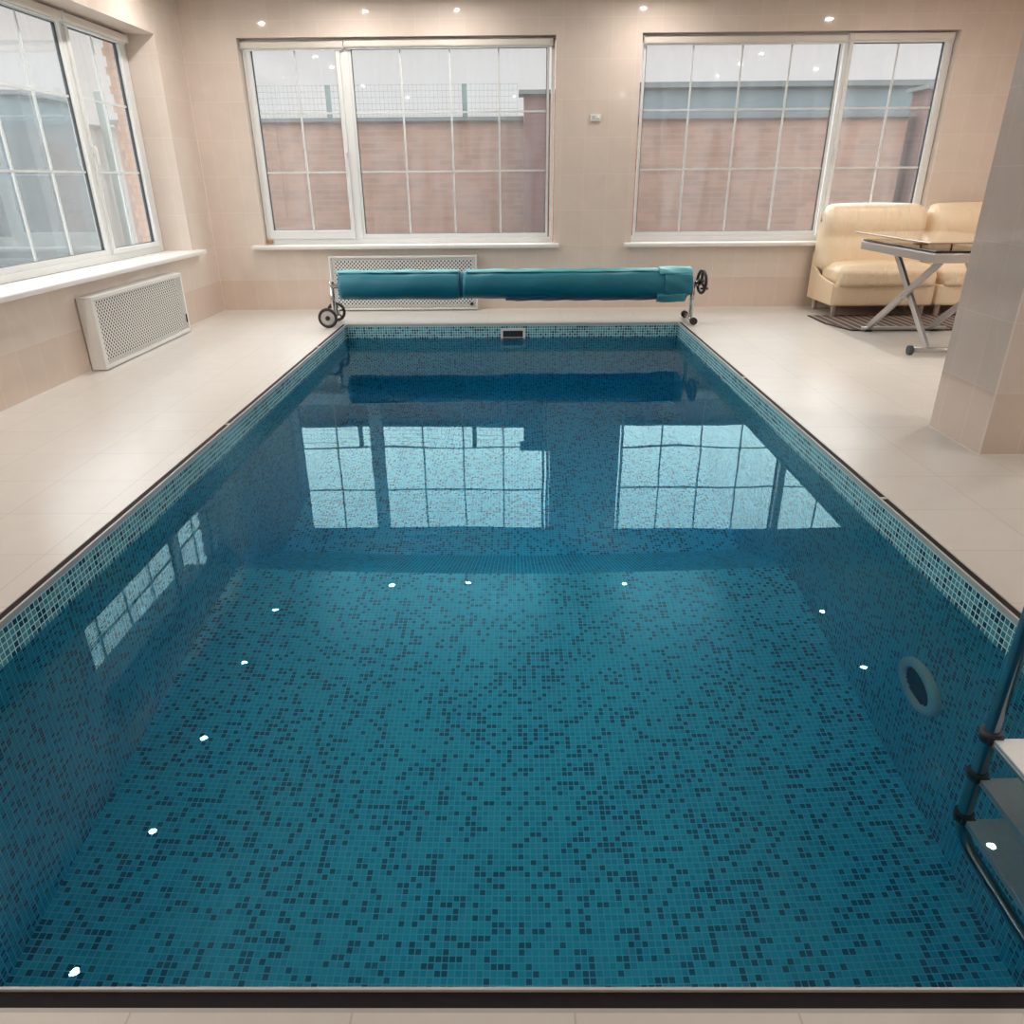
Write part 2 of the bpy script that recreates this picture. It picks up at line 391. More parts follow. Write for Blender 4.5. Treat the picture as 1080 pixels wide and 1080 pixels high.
# ------------------------------------------------------------------ windows
def window(name, F, u0, u1, z0, z1, n0, narrow_first, nar, fix, ns=.0):
    """F(mb,u0,u1,n0,n1,z0,z1) adds a box in wall coordinates; nar/fix = glass spans (u0,u1,bars)"""
    root = empty(name, (0, 0, 0)); root['kind'] = 'structure'
    def ob(nm, boxes, mat, parent=None, bevel=0):
        mb = MB()
        for bx_ in boxes: F(mb, *bx_)
        return mb.build(nm, M[mat], parent or root, bevel=bevel)
    gz0, gz1 = z0+.10, z1-.085
    def rim(a0, a1, b0, b1, i0, i1, j0, j1, m0, m1):   # outer (a,b) inner (i,j)
        return [(a0, a1, m0, m1, b0, j0), (a0, a1, m0, m1, j1, b1), (a0, i0, m0, m1, j0, j1), (i1, a1, m0, m1, j0, j1)]
    lo, hi = min(nar[0], fix[0]), max(nar[1], fix[1])
    mid0 = nar[1] if narrow_first else fix[1]; mid1 = fix[0] if narrow_first else nar[0]
    # outer frame with central mullion
    boxes = [(u0, u1, n0, n0+.06, z0, z0+.055), (u0, u1, n0, n0+.06, z1-.05, z1), (u0, lo-.045, n0, n0+.06, z0+.055, z1-.05),
             (hi+.045, u1, n0, n0+.06, z0+.055, z1-.05), (mid0+.045, mid1-.025, n0, n0+.06, z0+.055, z1-.05)]
    ob('window_frame', boxes, 'pvc', bevel=.004)
    na, nb, nbar = nar; fa, fb, fbar = fix
    sz0 = gz0 + ns
    ob('sash', rim(na-.045, nb+.045, z0+.055, z1-.05, na, nb, sz0, gz1, n0-.018, n0+.05), 'pvc', bevel=.006)
    e = .025
    ob('glazing_bead', rim(fa-e, fb+e, z0+.055, z1-.05, fa, fb, gz0, gz1, n0+.008, n0+.05), 'pvc', bevel=.004)
    ob('gasket', rim(na-.001, nb+.001, sz0-.001, gz1+.001, na+.007, nb-.007, sz0+.005, gz1-.005, n0+.012, n0+.04)
               + rim(fa-.001, fb+.001, gz0-.001, gz1+.001, fa+.006, fb-.006, gz0+.004, gz1-.004, n0+.014, n0+.04), 'gasket')
    for (a, b, bars, g0) in ((na, nb, nbar, sz0), (fa, fb, fbar, gz0)):
        bb = [(u-.009, u+.009, n0+.022, n0+.036, g0, gz1) for u in bars] + [(a, b, n0+.0215, n0+.0365, z-.009, z+.009) for z in (1.432, 1.995)]
        ob('glazing_bars', bb, 'bar')
        ob('pane', [(a-.004, b+.004, n0+.027, n0+.031, g0-.004, gz1+.004)], 'glass')
    return root
w1 = window('window_1', FL, 4.77, 8.02, .705, 2.59, .285, False, (7.015, 7.86, [7.45]), (4.87, 6.88, [5.38, 5.88, 6.385]))
w2 = window('window_2', FB, -2.77, .41, .705, 2.65, .10, True, (-2.685, -1.82, [-2.245]), (-1.665, .335, [-1.165, -.66, -.16]), .045)
w3 = window('window_3', FB, 1.29, 4.43, .705, 2.66, .10, False, (3.425, 4.345, [3.895]), (1.34, 3.305, [1.822, 2.322, 2.818]))
B((XW-.285, 4.60, .662), (XW+.10, 8.16, .705)).build('window_sill', M['sill'], w1, bevel=.012)
B((-2.90, YB-.10, .662), (.485, YB+.10, .705)).build('window_sill', M['sill'], w2, bevel=.012)
B((1.20, YB-.10, .662), (4.56, YB+.10, .705)).build('window_sill', M['sill'], w3, bevel=.012)
# window handles on the sashes
for rt, F, u, z, n0 in ((w1, FL, 6.985, 1.60, .285), (w2, FB, -1.795, 1.60, .10), (w3, FB, 3.402, 1.60, .10)):
    mb = MB(); F(mb, u-.012, u+.012, n0-.05, n0-.018, z-.03, z+.03); F(mb, u-.009, u+.009, n0-.058, n0-.04, z-.12, z+.02)
    mb.build('window_handle', M['whitep'], rt, bevel=.003)
# brown dried foam at the window corners
def foam(name, pts, label):
    mb = MB()
    for (x, y, z, r) in pts:
        bmesh.ops.create_icosphere(mb.bm, subdivisions=2, radius=r, matrix=Matrix.Translation((x, y, z)))
    for v in mb.bm.verts: v.co += Vector((random.uniform(-1, 1), random.uniform(-1, 1), random.uniform(-1, 1)))*.004
    o = mb.build(name, M['foam']); tag(o, label, 'foam')
foam('dried_foam', [(-2.735, YB+.085, .725, .022), (-2.75, YB+.075, .745, .014), (-2.715, YB+.085, .74, .013), (-2.73, YB+.08, .717, .012)],
     'small brown lump of dried foam at the bottom left corner of the left back window')
foam('dried_foam', [(.395, YB+.07, 2.60, .018), (.40, YB+.07, 2.63, .018), (.395, YB+.075, 2.57, .013)],
     'brown strip of dried foam at the top right corner of the left back window')
# roller blind cassettes
def blind(F, u0, u1, z1, n0, label, chain):
    mb = MB(); h = .062
    c = F(mb, u0, u1, n0-.055, n0-.001, z1-h, z1)
    o = mb.build('roller_blind', M['blind'], None, bevel=.012)
    tag(o, label, 'blind', 'rolled up roller blinds above the windows')
    for a_, b_ in ((u0-.006, u0+.002), (u1-.002, u1+.006)):
        e = MB(); F(e, a_, b_, n0-.058, n0-.001, z1-h-.003, z1+.003); e.build('end_cap', M['pvc'], o, bevel=.002)
    e = MB(); F(e, u0+.01, u1-.01, n0-.03, n0-.012, z1-h-.014, z1-h+.002); e.build('bottom_rail', M['pvc'], o)
    return o
blind(FL, 6.92, 7.97, 2.585, .285, 'short pale roller blind cassette above the narrow sash of the left wall window', 0)
blind(FL, 4.80, 6.90, 2.585, .285, 'long pale roller blind cassette above the wide pane of the left wall window', 0)
blind(FB, -2.76, -1.735, 2.628, .10, 'short pale roller blind cassette over the narrow sash of the window left of the thermostat', 0)
blind(FB, -1.715, .385, 2.636, .10, 'long pale roller blind cassette over the wide pane of the window left of the thermostat', 0)
blind(FB, 1.31, 3.345, 2.640, .10, 'long pale roller blind cassette over the wide pane of the window right of the thermostat', 0)
blind(FB, 3.365, 4.40, 2.650, .10, 'short pale roller blind cassette over the narrow sash of the window behind the sofa', 0)

# ------------------------------------------------------------------ outside
struct(B((-40, -10, -.35), (XW-.46, 40, -.30)), 'ground', M['ground'])
struct(B((XW-.46, YB+.33, -.35), (40, 40, -.30)), 'ground', M['ground'])
def fence_wall(name, a, b, mat, label, cope=.07, cat='wall', axis='x', ch=.05):
    o = B(a, b).build(name, M[mat]); tag(o, label, cat)
    B((a[0]-cope, a[1]-cope, b[2]), (b[0]+cope, b[1]+cope, b[2]+ch)).build('coping', M['coping'], o)
    return o
fence_wall('brick_fence', (-5.8, 12.0, -.3), (.14, 12.25, 2.12), 'fence_brick', 'brown brick yard wall with grey coping seen through the window left of the thermostat')
fence_wall('brick_pier', (.13, 11.5, -.3), (.70, 11.85, 2.40), 'pier_brick', 'dark red brick pier at the end of the yard wall outside the left back window', cat='pier')
fence_wall('brick_fence', (.87, 12.0, -.3), (5.66, 12.25, 2.12), 'fence_brick', 'brown brick yard wall outside the window behind the sofa')
fence_wall('brick_pier', (5.80, 11.8, -.3), (6.5, 12.3, 2.45), 'pier_brick', 'dark red brick pier outside the narrow sash of the right back window', cat='pier')
sh = B((1.3, 14.0, -.3), (9.0, 17.0, 2.70)).build('storage_shed', M['teal_metal'])
tag(sh, 'long grey blue shed behind the yard wall outside the right back window', 'shed')
B((1.2, 13.9, 2.70), (9.1, 17.1, 2.78)).build('roof', M['coping'], sh)
# mesh fence
def mesh_fence(x0, x1, y, z0, z1, posts):
    r = thing('mesh_fence', ((x0+x1)/2, y, z0), 'thin steel mesh fence with posts standing above the brown yard wall', 'fence')
    mb = MB(); n = int((x1-x0)/.06)
    for k in range(n+1): x = x0+k*.06; mb.box((x-.0014, y-.0014, z0), (x+.0014, y+.0014, z1))
    for k in range(6): z = z0+.03+k*(z1-z0-.04)/5; mb.box((x0, y-.003, z-.002), (x1, y+.002, z+.002))
    mb.build('wire_mesh', M['mesh'], r)
    for x in posts: B((x-.035, y+.01, z0), (x+.035, y+.06, z1+.0)).build('post', M['mesh'], r)
mesh_fence(-5.6, .05, 12.12, 2.171, 2.60, (-4.65, -2.69, -.72))
# left side yard
fence_wall('block_fence', (-9.3, 8.0, -.3), (-9.0, 24.0, 2.42), 'grey_block', 'grey brown block yard wall outside the left wall window')
g = B((-8.85, 12.2, -.3), (-7.2, 13.66, 2.52)).build('garage', M['teal_metal']); tag(g, 'grey blue flat roofed outbuilding outside the left wall window', 'garage')
B((-8.9, 12.15, 2.52), (-7.12, 13.72, 2.58)).build('roof', M['coping'], g)
B((-7.22, 12.5, .0), (-7.18, 13.2, 1.9)).build('door', M['coping'], g)
p_ = B((-8.88, 17.75, -.3), (-8.73, 17.9, 3.1)).build('fence_post', M['mesh']); tag(p_, 'thin dark fence post beyond the narrow sash of the left wall window', 'post')
# ------------------------------------------------------------------ ceiling downlights
g_lab = [(-1.57, 8.05, 'ceiling downlight nearest the back wall above the left end of the pool cover'),
 (-.605, 8.05, 'ceiling downlight nearest the back wall, second from the left of its row'),
 (1.36, 8.05, 'ceiling downlight nearest the back wall above the right part of the pool cover'),
 (-2.855, 7.45, 'ceiling downlight in the far left corner of the room'),
 (-2.855, 6.35, 'second ceiling downlight of the left row counted from the back wall'),
 (-2.855, 5.23, 'third ceiling downlight of the left row counted from the back wall'),
 (-2.855, 4.17, 'fourth ceiling downlight of the left row counted from the back wall'),
 (-2.855, 3.07, 'fifth ceiling downlight of the left row counted from the back wall'),
 (-2.855, 1.6, 'ceiling downlight of the left row beside the near end of the pool'),
 (3.57, 7.36, 'ceiling downlight above the sofa and the folding table'),
 (3.57, 6.24, 'ceiling downlight just in front of the folding table'),
 (3.57, 5.1, 'ceiling downlight behind the tiled column'),
 (3.57, 4.02, 'ceiling downlight beside the tiled column'),
 (3.57, 2.6, 'ceiling downlight on the right, in front of the tiled column'),
 (3.57, 1.2, 'ceiling downlight on the right beside the near end of the pool'),
 (-2.3, -.6, 'added fill downlight on the left behind the camera'), (0, -.6, 'added fill downlight in the middle behind the camera'),  # the three behind the camera are added to fill the room with light
 (2.3, -.6, 'added fill downlight on the right behind the camera'), (5.0, 6.3, 'ceiling downlight near the right wall by the sofa'),
 (5.0, 3.4, 'ceiling downlight near the right wall past the column')]
first = None
for x, y, lab in g_lab:
    if first is None:
        r = thing('ceiling_downlight', (x, y, HC), lab, 'ceiling light', 'round ceiling downlights'); first = r
        MB().disc_lathe((x, y, HC), (0, 0, -1), [(.030, .0), (.030, .020), (.054, .014), (.058, .0)]).build('bezel', M['chrome'], r)
        MB().disc_lathe((x, y, HC), (0, 0, -1), [(.030, .018), (.0, .018)]).build('bulb', M['lamp'], r)
    else:
        r = first.copy(); C.objects.link(r); r.location = (x, y, HC); r['label'] = lab
        for ch in first.children:
            c = ch.copy(); C.objects.link(c); c.parent = r; c.matrix_parent_inverse = ch.matrix_parent_inverse.copy()

# ------------------------------------------------------------------ pool cover reel
RY, RZ, RR = 7.70, .385, .145
r = thing('pool_cover_reel', (0, RY, 0), 'stainless pool cover reel with wheels standing across the far end of the pool', 'reel')
MB().tube([(-1.86, RY, RZ), (1.83, RY, RZ)], .028, 16).build('roller_tube', M['steel'], r)
mb = MB().tube([(-1.855, RY, .10), (-1.855, RY, .40)], .022, 12); mb.tube([(-1.855, RY, .385), (-1.855, RY, .43)], .026, 12)
mb.build('post', M['steel'], r)
mb = MB().tube([(1.785, RY-.03, .05), (1.785, RY-.03, .41)], .022, 12); mb.build('post', M['steel'], r)
MB().box((-1.875, RY-.17, .075), (-1.835, RY+.19, .115)).build('axle_bar', M['steel'], r, bevel=.004)
def wheel(cy):
    # tyre as a torus about Y
    mb = MB(); c = Vector((-1.88, cy, .098)); R, t = .083, .015
    n, m = 40, 10; vs = []
    for i in range(n):
        a = 2*PI*i/n
        for j in range(m):
            b = 2*PI*j/m; rr = R+t*math.cos(b)
            vs.append(mb.bm.verts.new(c+Vector((rr*math.cos(a), t*1.1*math.sin(b), rr*math.sin(a)))))
    for i in range(n):
        for j in range(m):
            f = mb.bm.faces.new([vs[i*m+j], vs[i*m+(j+1) % m], vs[((i+1) % n)*m+(j+1) % m], vs[((i+1) % n)*m+j]]); f.smooth = True
    wl = mb.build('wheel', M['rubber'], r)
    return wl, c
wl, c = wheel(RY-.19)
MB().disc_lathe(c, (0, -1, 0), [(.074, -.012), (.074, .008), (.05, .004), (.03, .006), (.0, .006)], 32).build('hub_disc', M['hub'], wl)
MB().disc_lathe(c, (0, -1, 0), [(.022, .0), (.022, .02), (.0, .024)], 20).build('hub_cap', M['black'], wl)
wl, c = wheel(RY+.20)
sp = MB()
for k in range(6):
    a = 2*PI*k/6+.3; d = Vector((math.cos(a), 0, math.sin(a)))
    sp.tube([c+d*.015, c+d*.075], .009, 8)
sp.disc_lathe(c, (0, -1, 0), [(.0, -.012), (.024, -.012), (.024, .012), (.0, .012)], 20)
sp.build('spokes', M['gasket'], wl)
fb_ = MB().tube([(1.785, RY-.17, .045), (1.785, RY+.24, .045)], .02, 12); fb_.build('foot_bar', M['steel'], r)
for y0, y1 in ((RY-.20, RY-.15), (RY+.22, RY+.27)):
    MB().tube([(1.785, y0, .042), (1.785, y1, .042)], .036, 16).build('rubber_foot', M['black'], r)
hw = MB(); c = Vector((1.862, RY-.05, .405)); n, m = 40, 8; vs = []
for i in range(n):
    a = 2*PI*i/n
    for j in range(m):
        b = 2*PI*j/m; rr = .105+.017*math.cos(b)
        vs.append(hw.bm.verts.new(c+Vector((.016*math.sin(b)-.018*math.cos(a), rr*math.cos(a), rr*math.sin(a)))))
for i in range(n):
    for j in range(m):
        f = hw.bm.faces.new([vs[i*m+j], vs[i*m+(j+1) % m], vs[((i+1) % n)*m+(j+1) % m], vs[((i+1) % n)*m+j]]); f.smooth = True
for k in range(3):
    a = 2*PI*k/3+PI/2; d = Vector((-.018*math.cos(a)/.105, math.cos(a), math.sin(a))); hw.tube([c, c+d*.105], .015, 8)
hw.tube([c-Vector((.04, 0, 0)), c+Vector((.018, 0, 0))], .03, 12)
h_ = hw.build('handwheel', M['black'], r)
MB().tube([c+Vector((.0, .03, -.07)), c+Vector((.075, .03, -.07))], .011, 10, rs=[.010, .014]).build('crank_knob', M['black'], h_)

# rolled up cover
cv = thing('pool_cover', (0, RY, RZ-RR), 'teal bubble pool cover rolled up on the reel at the far end', 'pool cover')
def roll(x0, x1, R, seed, mat, name, nx=40, sag=.0, a0=0.0, endlip=0):
    rnd = random.Random(seed); mb = MB(); seg = 56; ph = [rnd.uniform(0, 6) for _ in range(8)]
    rows = []
    for i in range(nx+1):
        x = x0+(x1-x0)*i/nx; row = []
        for k in range(seg):
            a = 2*PI*k/seg
            rr = R + .012*(1-((a-a0) % (2*PI))/(2*PI)) - .006
            rr += .0025*math.sin(3*a+ph[0]+x*2)+.0025*math.sin(x*9+ph[1]+2*a)+.0015*math.sin(x*23+ph[2]+a*3)
            e = 0
            if i in (0, nx): rr -= .004
            row.append(mb.bm.verts.new((x, RY+rr*math.cos(a), RZ+rr*math.sin(a)-sag*math.sin(PI*i/nx))))
        rows.append(row)
    for A, Bq in zip(rows, rows[1:]):
        for k in range(seg):
            f = mb.bm.faces.new([A[k], A[(k+1) % seg], Bq[(k+1) % seg], Bq[k]]); f.smooth = True
    # spiral layers on both ends
    for row, s in ((rows[0], -1), (rows[-1], 1)):
        prev = row
        for q in range(1, 9):
            f_ = 1-q*.1
            cur = [mb.bm.verts.new((v.co.x-s*(.006 if q % 2 else 0.0), RY+(v.co.y-RY)*f_, RZ+(v.co.z-RZ)*f_)) for v in row]
            for k in range(seg): mb.bm.faces.new([prev[k], prev[(k+1) % seg], cur[(k+1) % seg], cur[k]])
            prev = cur
    return mb.build(name, mat, cv)
roll(-1.76, -.555, .142, 1, M['cover'], 'cover_panel')
roll(-.525, 1.735, .139, 2, M['cover'], 'cover_panel', 60)
MB().disc_lathe((-.54, RY, RZ), (1, 0, 0), [(.03, -.018), (.128, -.018), (.131, 0), (.128, .018), (.03, .018)], 40).build('seam_shadow', M['darkblue'], cv)  # dark blue disc paints the seam's shadow in the gap between panels
def sheet(name, x0, x1, angs, R0, R1, mat, seed, nx=14, jag=.02):
    rnd = random.Random(seed); mb = MB(); grid = []
    for i in range(nx+1):
        row = []; x = x0+(x1-x0)*i/nx; jx = rnd.uniform(-jag, jag)
        for k, a in enumerate(angs):
            t = k/(len(angs)-1); rr = R0+(R1-R0)*t+.004*math.sin(7*x*3+k)+rnd.uniform(-.002, .002)
            row.append((x+(jx if i in (0, nx) else 0), RY+rr*math.cos(a), RZ+rr*math.sin(a)))
        grid.append(row)
    nk = len(angs); vs = [p for rw in grid for p in rw]
    fs = [(i*nk+k, i*nk+k+1, (i+1)*nk+k+1, (i+1)*nk+k) for i in range(nx) for k in range(nk-1)]
    mb.faces(vs, fs, True)
    o = mb.build(name, mat, cv, recalc=False)
    md = o.modifiers.new('thick', 'SOLIDIFY'); md.thickness = .004
    return o
lin = lambda a, b, n: [math.radians(a+(b-a)*k/(n-1)) for k in range(n)]
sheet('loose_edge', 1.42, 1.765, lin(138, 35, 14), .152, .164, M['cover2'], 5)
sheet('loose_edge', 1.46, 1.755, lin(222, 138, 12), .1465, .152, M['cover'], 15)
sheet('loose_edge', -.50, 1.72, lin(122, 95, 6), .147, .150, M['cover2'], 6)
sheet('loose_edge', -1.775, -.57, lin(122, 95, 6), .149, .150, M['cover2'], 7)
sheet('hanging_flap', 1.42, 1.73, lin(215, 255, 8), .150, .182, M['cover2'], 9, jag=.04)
sheet('hanging_flap', -.1, 1.66, lin(226, 262, 8), .148, .158, M['darkblue'], 10, nx=30)

# ------------------------------------------------------------------ radiator screens
def screen_back(x0, x1, z0, z1, y0, y1, label):
    r = thing('radiator_cover', ((x0+x1)/2, y1, z0), label, 'radiator cover')
    f = MB(); e = .018
    f.box((x0, y0, z0), (x1, y0+.016, z0+e)); f.box((x0, y0, z1-e), (x1, y0+.016, z1)); f.box((x0, y0, z0+e), (x0+e, y0+.016, z1-e)); f.box((x1-e, y0, z0+e), (x1, y0+.016, z1-e))
    f.box((x0, y0+.016, z1-.012), (x1, y1, z1)); f.box((x0, y0+.016, z0), (x0+.012, y1, z1-.012)); f.box((x1-.012, y0+.016, z0), (x1, y1, z1-.012))
    f.build('casing', M['screenframe'], r, bevel=.003)
    p = MB(); p.faces([(x0+e, y0+.006, z0+e), (x1-e, y0+.006, z0+e), (x1-e, y0+.006, z1-e), (x0+e, y0+.006, z1-e)], [(0, 1, 2, 3)])
    p.build('perforated_panel', M['screen'], r)
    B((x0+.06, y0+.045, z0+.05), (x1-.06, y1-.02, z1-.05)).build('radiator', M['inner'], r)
    return r
r1 = screen_back(-2.065, -.425, .012, .59, 8.545, YB, 'white perforated radiator cover on the back wall behind the rolled pool cover')
MB().disc_lathe((-.49, 8.545, .075), (0, -1, 0), [(.018, -.004), (.018, .012), (0, .014)], 16).build('vent_knob', M['black'], r1)
r2 = thing('radiator_cover', (XW, 6.5, 0), 'white perforated radiator cover under the left wall window', 'radiator cover')
y0, y1, z0, z1, xf, e = 5.72, 7.37, .008, .56, -3.215, .03
f = MB(); f.box((xf-.016, y0, z0), (xf, y1, z0+e)); f.box((xf-.016, y0, z1-e), (xf, y1, z1)); f.box((xf-.016, y0, z0+e), (xf, y0+.05, z1-e)); f.box((xf-.016, y1-e, z0+e), (xf, y1, z1-e))
f.box((XW+.007, y0, z1-.012), (xf-.016, y1, z1)); f.box((XW+.007, y0, z0), (xf-.016, y0+.012, z1-.012)); f.box((XW+.007, y1-.012, z0), (xf-.016, y1, z1-.012))
f.build('casing', M['screenframe'], r2, bevel=.003)
MB().faces([(xf-.006, y0+.05, z0+e), (xf-.006, y1-e, z0+e), (xf-.006, y1-e, z1-e), (xf-.006, y0+.05, z1-e)], [(0, 1, 2, 3)]).build('perforated_panel', M['screen'], r2)
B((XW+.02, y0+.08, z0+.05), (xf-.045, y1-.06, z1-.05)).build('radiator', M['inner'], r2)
B((xf-.003, y1-.055, .10), (xf+.004, y1-.035, .18)).build('valve_slot', M['black'], r2, bevel=.002)

# ------------------------------------------------------------------ thermostat
r = thing('thermostat', (.84, YB, 1.90), 'small white thermostat on the tiled wall between the two back windows', 'thermostat')
B((.785, YB-.022, 1.89), (.895, YB, 1.955)).build('housing', M['whitep'], r, bevel=.004)
MB().disc_lathe((.868, YB-.022, 1.922), (0, -1, 0), [(.014, 0), (.013, .008), (0, .009)], 16).build('dial', M['sill'], r)
MB().box((.80, YB-.0235, 1.905), (.835, YB-.0215, 1.94)).build('display', M['hub'], r)

# ------------------------------------------------------------------ pool fittings
sk = thing('pool_skimmer', (-.026, YF, -.14), 'white framed skimmer opening at the waterline in the far pool wall', 'skimmer')
x0, x1, z0, z1, e = -.155, .103, -.232, -.045, .026
f = MB(); f.box((x0, YF-.014, z1-e), (x1, YF+.001, z1)); f.box((x0, YF-.014, z0), (x1, YF+.001, z0+.02)); f.box((x0, YF-.014, z0+.02), (x0+e, YF+.001, z1-e)); f.box((x1-e, YF-.014, z0+.02), (x1, YF+.001, z1-e))
f.build('frame', M['whitep'], sk, bevel=.003)
B((x0+e, YF-.004, z0+.02), (x1-e, YF-.001, z1-e)).build('throat', M['dark'], sk)
B((x0+e, YF-.010, WZ+.002), (x1-e, YF-.005, WZ+.010)).build('weir_flap', M['hub'], sk)

pl = thing('pool_light', (XR, 2.475, -.95), 'round pool light with pale ring on the right underwater wall', 'pool light')
c = (XR, 2.475, -.955)
MB().disc_lathe(c, (-1, 0, 0), [(.150, .0), (.150, .022), (.140, .034), (.112, .036), (.100, .026), (.098, .010)], 48).build('ring', M['lightring'], pl)
g = MB().disc_lathe(c, (-1, 0, 0), [(.1, .0), (.1, .012), (.0, .016)], 40)
g.build('lens', M['lightface'], pl)
g = MB()
for k in range(9):
    z = -.08+k*.02; hw_ = math.sqrt(max(0, .096**2-z*z)); g.box((XR-.022, c[1]-hw_, c[2]+z-.004), (XR-.012, c[1]+hw_, c[2]+z+.004))
g.build('louvre_slats', M['darkblue'], pl)

ld = thing('pool_ladder', (1.38, 1.44, -.8), 'stainless pool ladder with steps at the right edge of the pool', 'ladder')
YA, YC, XLd = 1.69, 1.19, 1.38
def railpath(y, s):
    pts = [(XR+.16, y, -.0), (XR+.16, y, .60)]
    for k in range(7):
        a = PI*k/6; xm = (XR+.16+XLd)/2; rad = (XR+.16-XLd)/2; pts.append((xm+rad*math.cos(a), y, .60+rad*math.sin(a)))
    pts += [(XLd, y, .2), (XLd, y, -.3), (XLd, y, -.68)]
    return pts
bot = []
rb = .10
up1 = railpath(YA, 1); up2 = railpath(YC, 1)
arc1 = [(XLd, YA-rb+rb*math.cos(a), -.69-rb*math.sin(a)) for a in [PI/2*k/6 for k in range(1, 7)]]
arc2 = [(XLd, YC+rb-rb*math.cos(a), -.69-rb*math.sin(a)) for a in [PI/2*k/6 for k in range(6, 0, -1)]]
MB().tube(up1+arc1+arc2+up2[::-1], .021, 16).build('rail', M['rail'], ld)
for z in (-.128, -.385, -.66):
    t_ = MB().box((XLd-.008, YC+.02, z-.012), (XLd+.125, YA-.022, z)); t_.box((XLd-.008, YC+.02, z-.034), (XLd-.003, YA-.022, z-.012))
    st = t_.build('step', M['tread'], ld, bevel=.003)
    for y in (YA, YC):
        c_ = MB().tube([(XLd, y, z-.03), (XLd, y, z+.012)], .029, 16); s_ = -1 if y == YA else 1
        c_.box((XLd-.02, y, z-.026), (XLd+.02, y+s_*.03, z+.006)); c_.build('clamp', M['black'], st)
for y in (YA, YC):
    MB().disc_lathe((XR+.16, y, 0), (0, 0, 1), [(.05, .0), (.048, .012), (.025, .018)], 24).build('flange', M['steel'], ld)

# ------------------------------------------------------------------ sofa
def sofa_unit(x0, x1, label, left_side):
    r = thing('corner_sofa_section', ((x0+x1)/2, 8.2, 0), label, 'sofa', 'cream leather corner sofa sections')
    soft_box((x0, 7.88, .115), (x1, 8.56, .335), .025, n=10).build('base', M['leather'], r)
    soft_box((x0+(.015 if left_side else 0), 7.86, .315), (x1-.005, 8.36, .515), .085, (0, .02, .035), n=18).build('seat_cushion', M['leather'], r)
    soft_box((x0+.03, 7.855, .30), (x1-.01, 7.99, .46), .05, (0, .015, 0), n=12).build('seat_roll', M['leather'], r)
    # backrest: profile extruded along X, rounded
    bk = soft_box((x0-(.02 if left_side else 0), 8.24, .42), (x1-.006, 8.60, 1.075), .11, (0, .03, .02), n=22)
    for v in bk.bm.verts:
        t = (v.co.z-.42)/.65; v.co.y += .10*(t-.5) if v.co.y < 8.45 else 0.0
        if v.co.y < 8.45:
            v.co.y += .030*math.exp(-((v.co.z-.77)/.035)**2)          # horizontal tuck seam
            v.co.y -= .025*math.exp(-((v.co.z-.92)/.09)**2)
    bk.build('backrest', M['leather'], r)
    sp_ = MB()
    sp_.prism([(7.90, .12), (8.58, .12), (8.58, .62), (8.46, .46), (8.30, .39), (8.10, .36), (7.90, .345)], 0, x0-.012 if left_side else x1-.03, x0+.02 if left_side else x1+.01)
    sd = sp_.build('side_panel', M['leather'], r, bevel=.018)
    for (lx, ly) in ((x0+.06, 7.96), (x1-.07, 7.96), (x0+.06, 8.50), (x1-.07, 8.50)):
        MB().disc_lathe((lx, ly, 0), (0, 0, 1), [(.0, .0), (.024, .0), (.026, .01), (.03, .12)], 20).build('leg', M['sofaleg'], r)
    return r
sofa_unit(3.29, 4.33, 'cream leather sofa section with high back below the narrow sash of the right back window', True)
sofa_unit(4.37, 5.45, 'cream leather corner section of the sofa partly hidden behind the tiled column', False)

# ------------------------------------------------------------------ table
tb = thing('folding_table', (3.65, 6.65, 0), 'silver crossed leg folding table with glass top in front of the sofa', 'table')
TX0, TX1, TY0, TY1 = 3.27, 4.12, 6.07, 7.40
f = MB(); zt0, zt1, t = .725, .795, .03
f.box((TX0, TY0, zt0), (TX1, TY0+t, zt1)); f.box((TX0, TY1-t, zt0), (TX1, TY1, zt1)); f.box((TX0, TY0+t, zt0), (TX0+t, TY1-t, zt1)); f.box((TX1-t, TY0+t, zt0), (TX1, TY1-t, zt1))
f.build('frame', M['silver'], tb, bevel=.006)
B((TX0+.01, TY0+.01, .797), (TX1-.01, TY1-.01, .815)).build('lower_glass_leaf', M['blackglass'], tb, bevel=.004)
# upper leaf, slightly swivelled
ul = MB().box((-.43, -.66, 0), (.43, .66, .012)); 
bmesh.ops.rotate(ul.bm, verts=ul.bm.verts, cent=(0, 0, 0), matrix=Matrix.Rotation(math.radians(1.0), 3, 'Z'))
bmesh.ops.translate(ul.bm, verts=ul.bm.verts, vec=(3.67, 6.80, .862)); ul.build('upper_glass_leaf', M['tabglass'], tb, bevel=.004)
for (x, y) in ((3.80, 6.2), (3.50, 6.75), (3.85, 6.9)):
    mb = MB().box((x-.05, y-.02, .815), (x+.05, y+.02, .822)); mb.tube([(x, y, .815), (x, y, .863)], .008, 8)
    mb.build('hinge_fitting', M['gold'], tb)
def bar(a, b, w_, t_, name, mat, parent):
    a = Vector(a); b = Vector(b); d = (b-a).normalized(); u = Vector((1, 0, 0)); v = d.cross(u).normalized(); m_ = MB(); vs = []
    for p in (a, b):
        for su, sv in ((-1, -1), (1, -1), (1, 1), (-1, 1)): vs.append(tuple(p+u*su*t_/2+v*sv*w_/2))
    m_.faces(vs, [(3, 2, 1, 0), (4, 5, 6, 7), (0, 1, 5, 4), (1, 2, 6, 5), (2, 3, 7, 6), (3, 0, 4, 7)])
    return m_.build(name, mat, parent, bevel=.004)
for x in (3.40, 4.0):
    bar((x, 6.12, .05), (x, 6.95, .735), .055, .03, 'leg', M['silver'], tb)
    bar((x-.035, 7.14, .045), (x-.035, 6.13, .735), .055, .03, 'leg', M['silver'], tb)
    MB().tube([(x-.06, 6.585, .40), (x+.03, 6.585, .40)], .014, 12).build('pivot_bolt', M['steel'], tb)
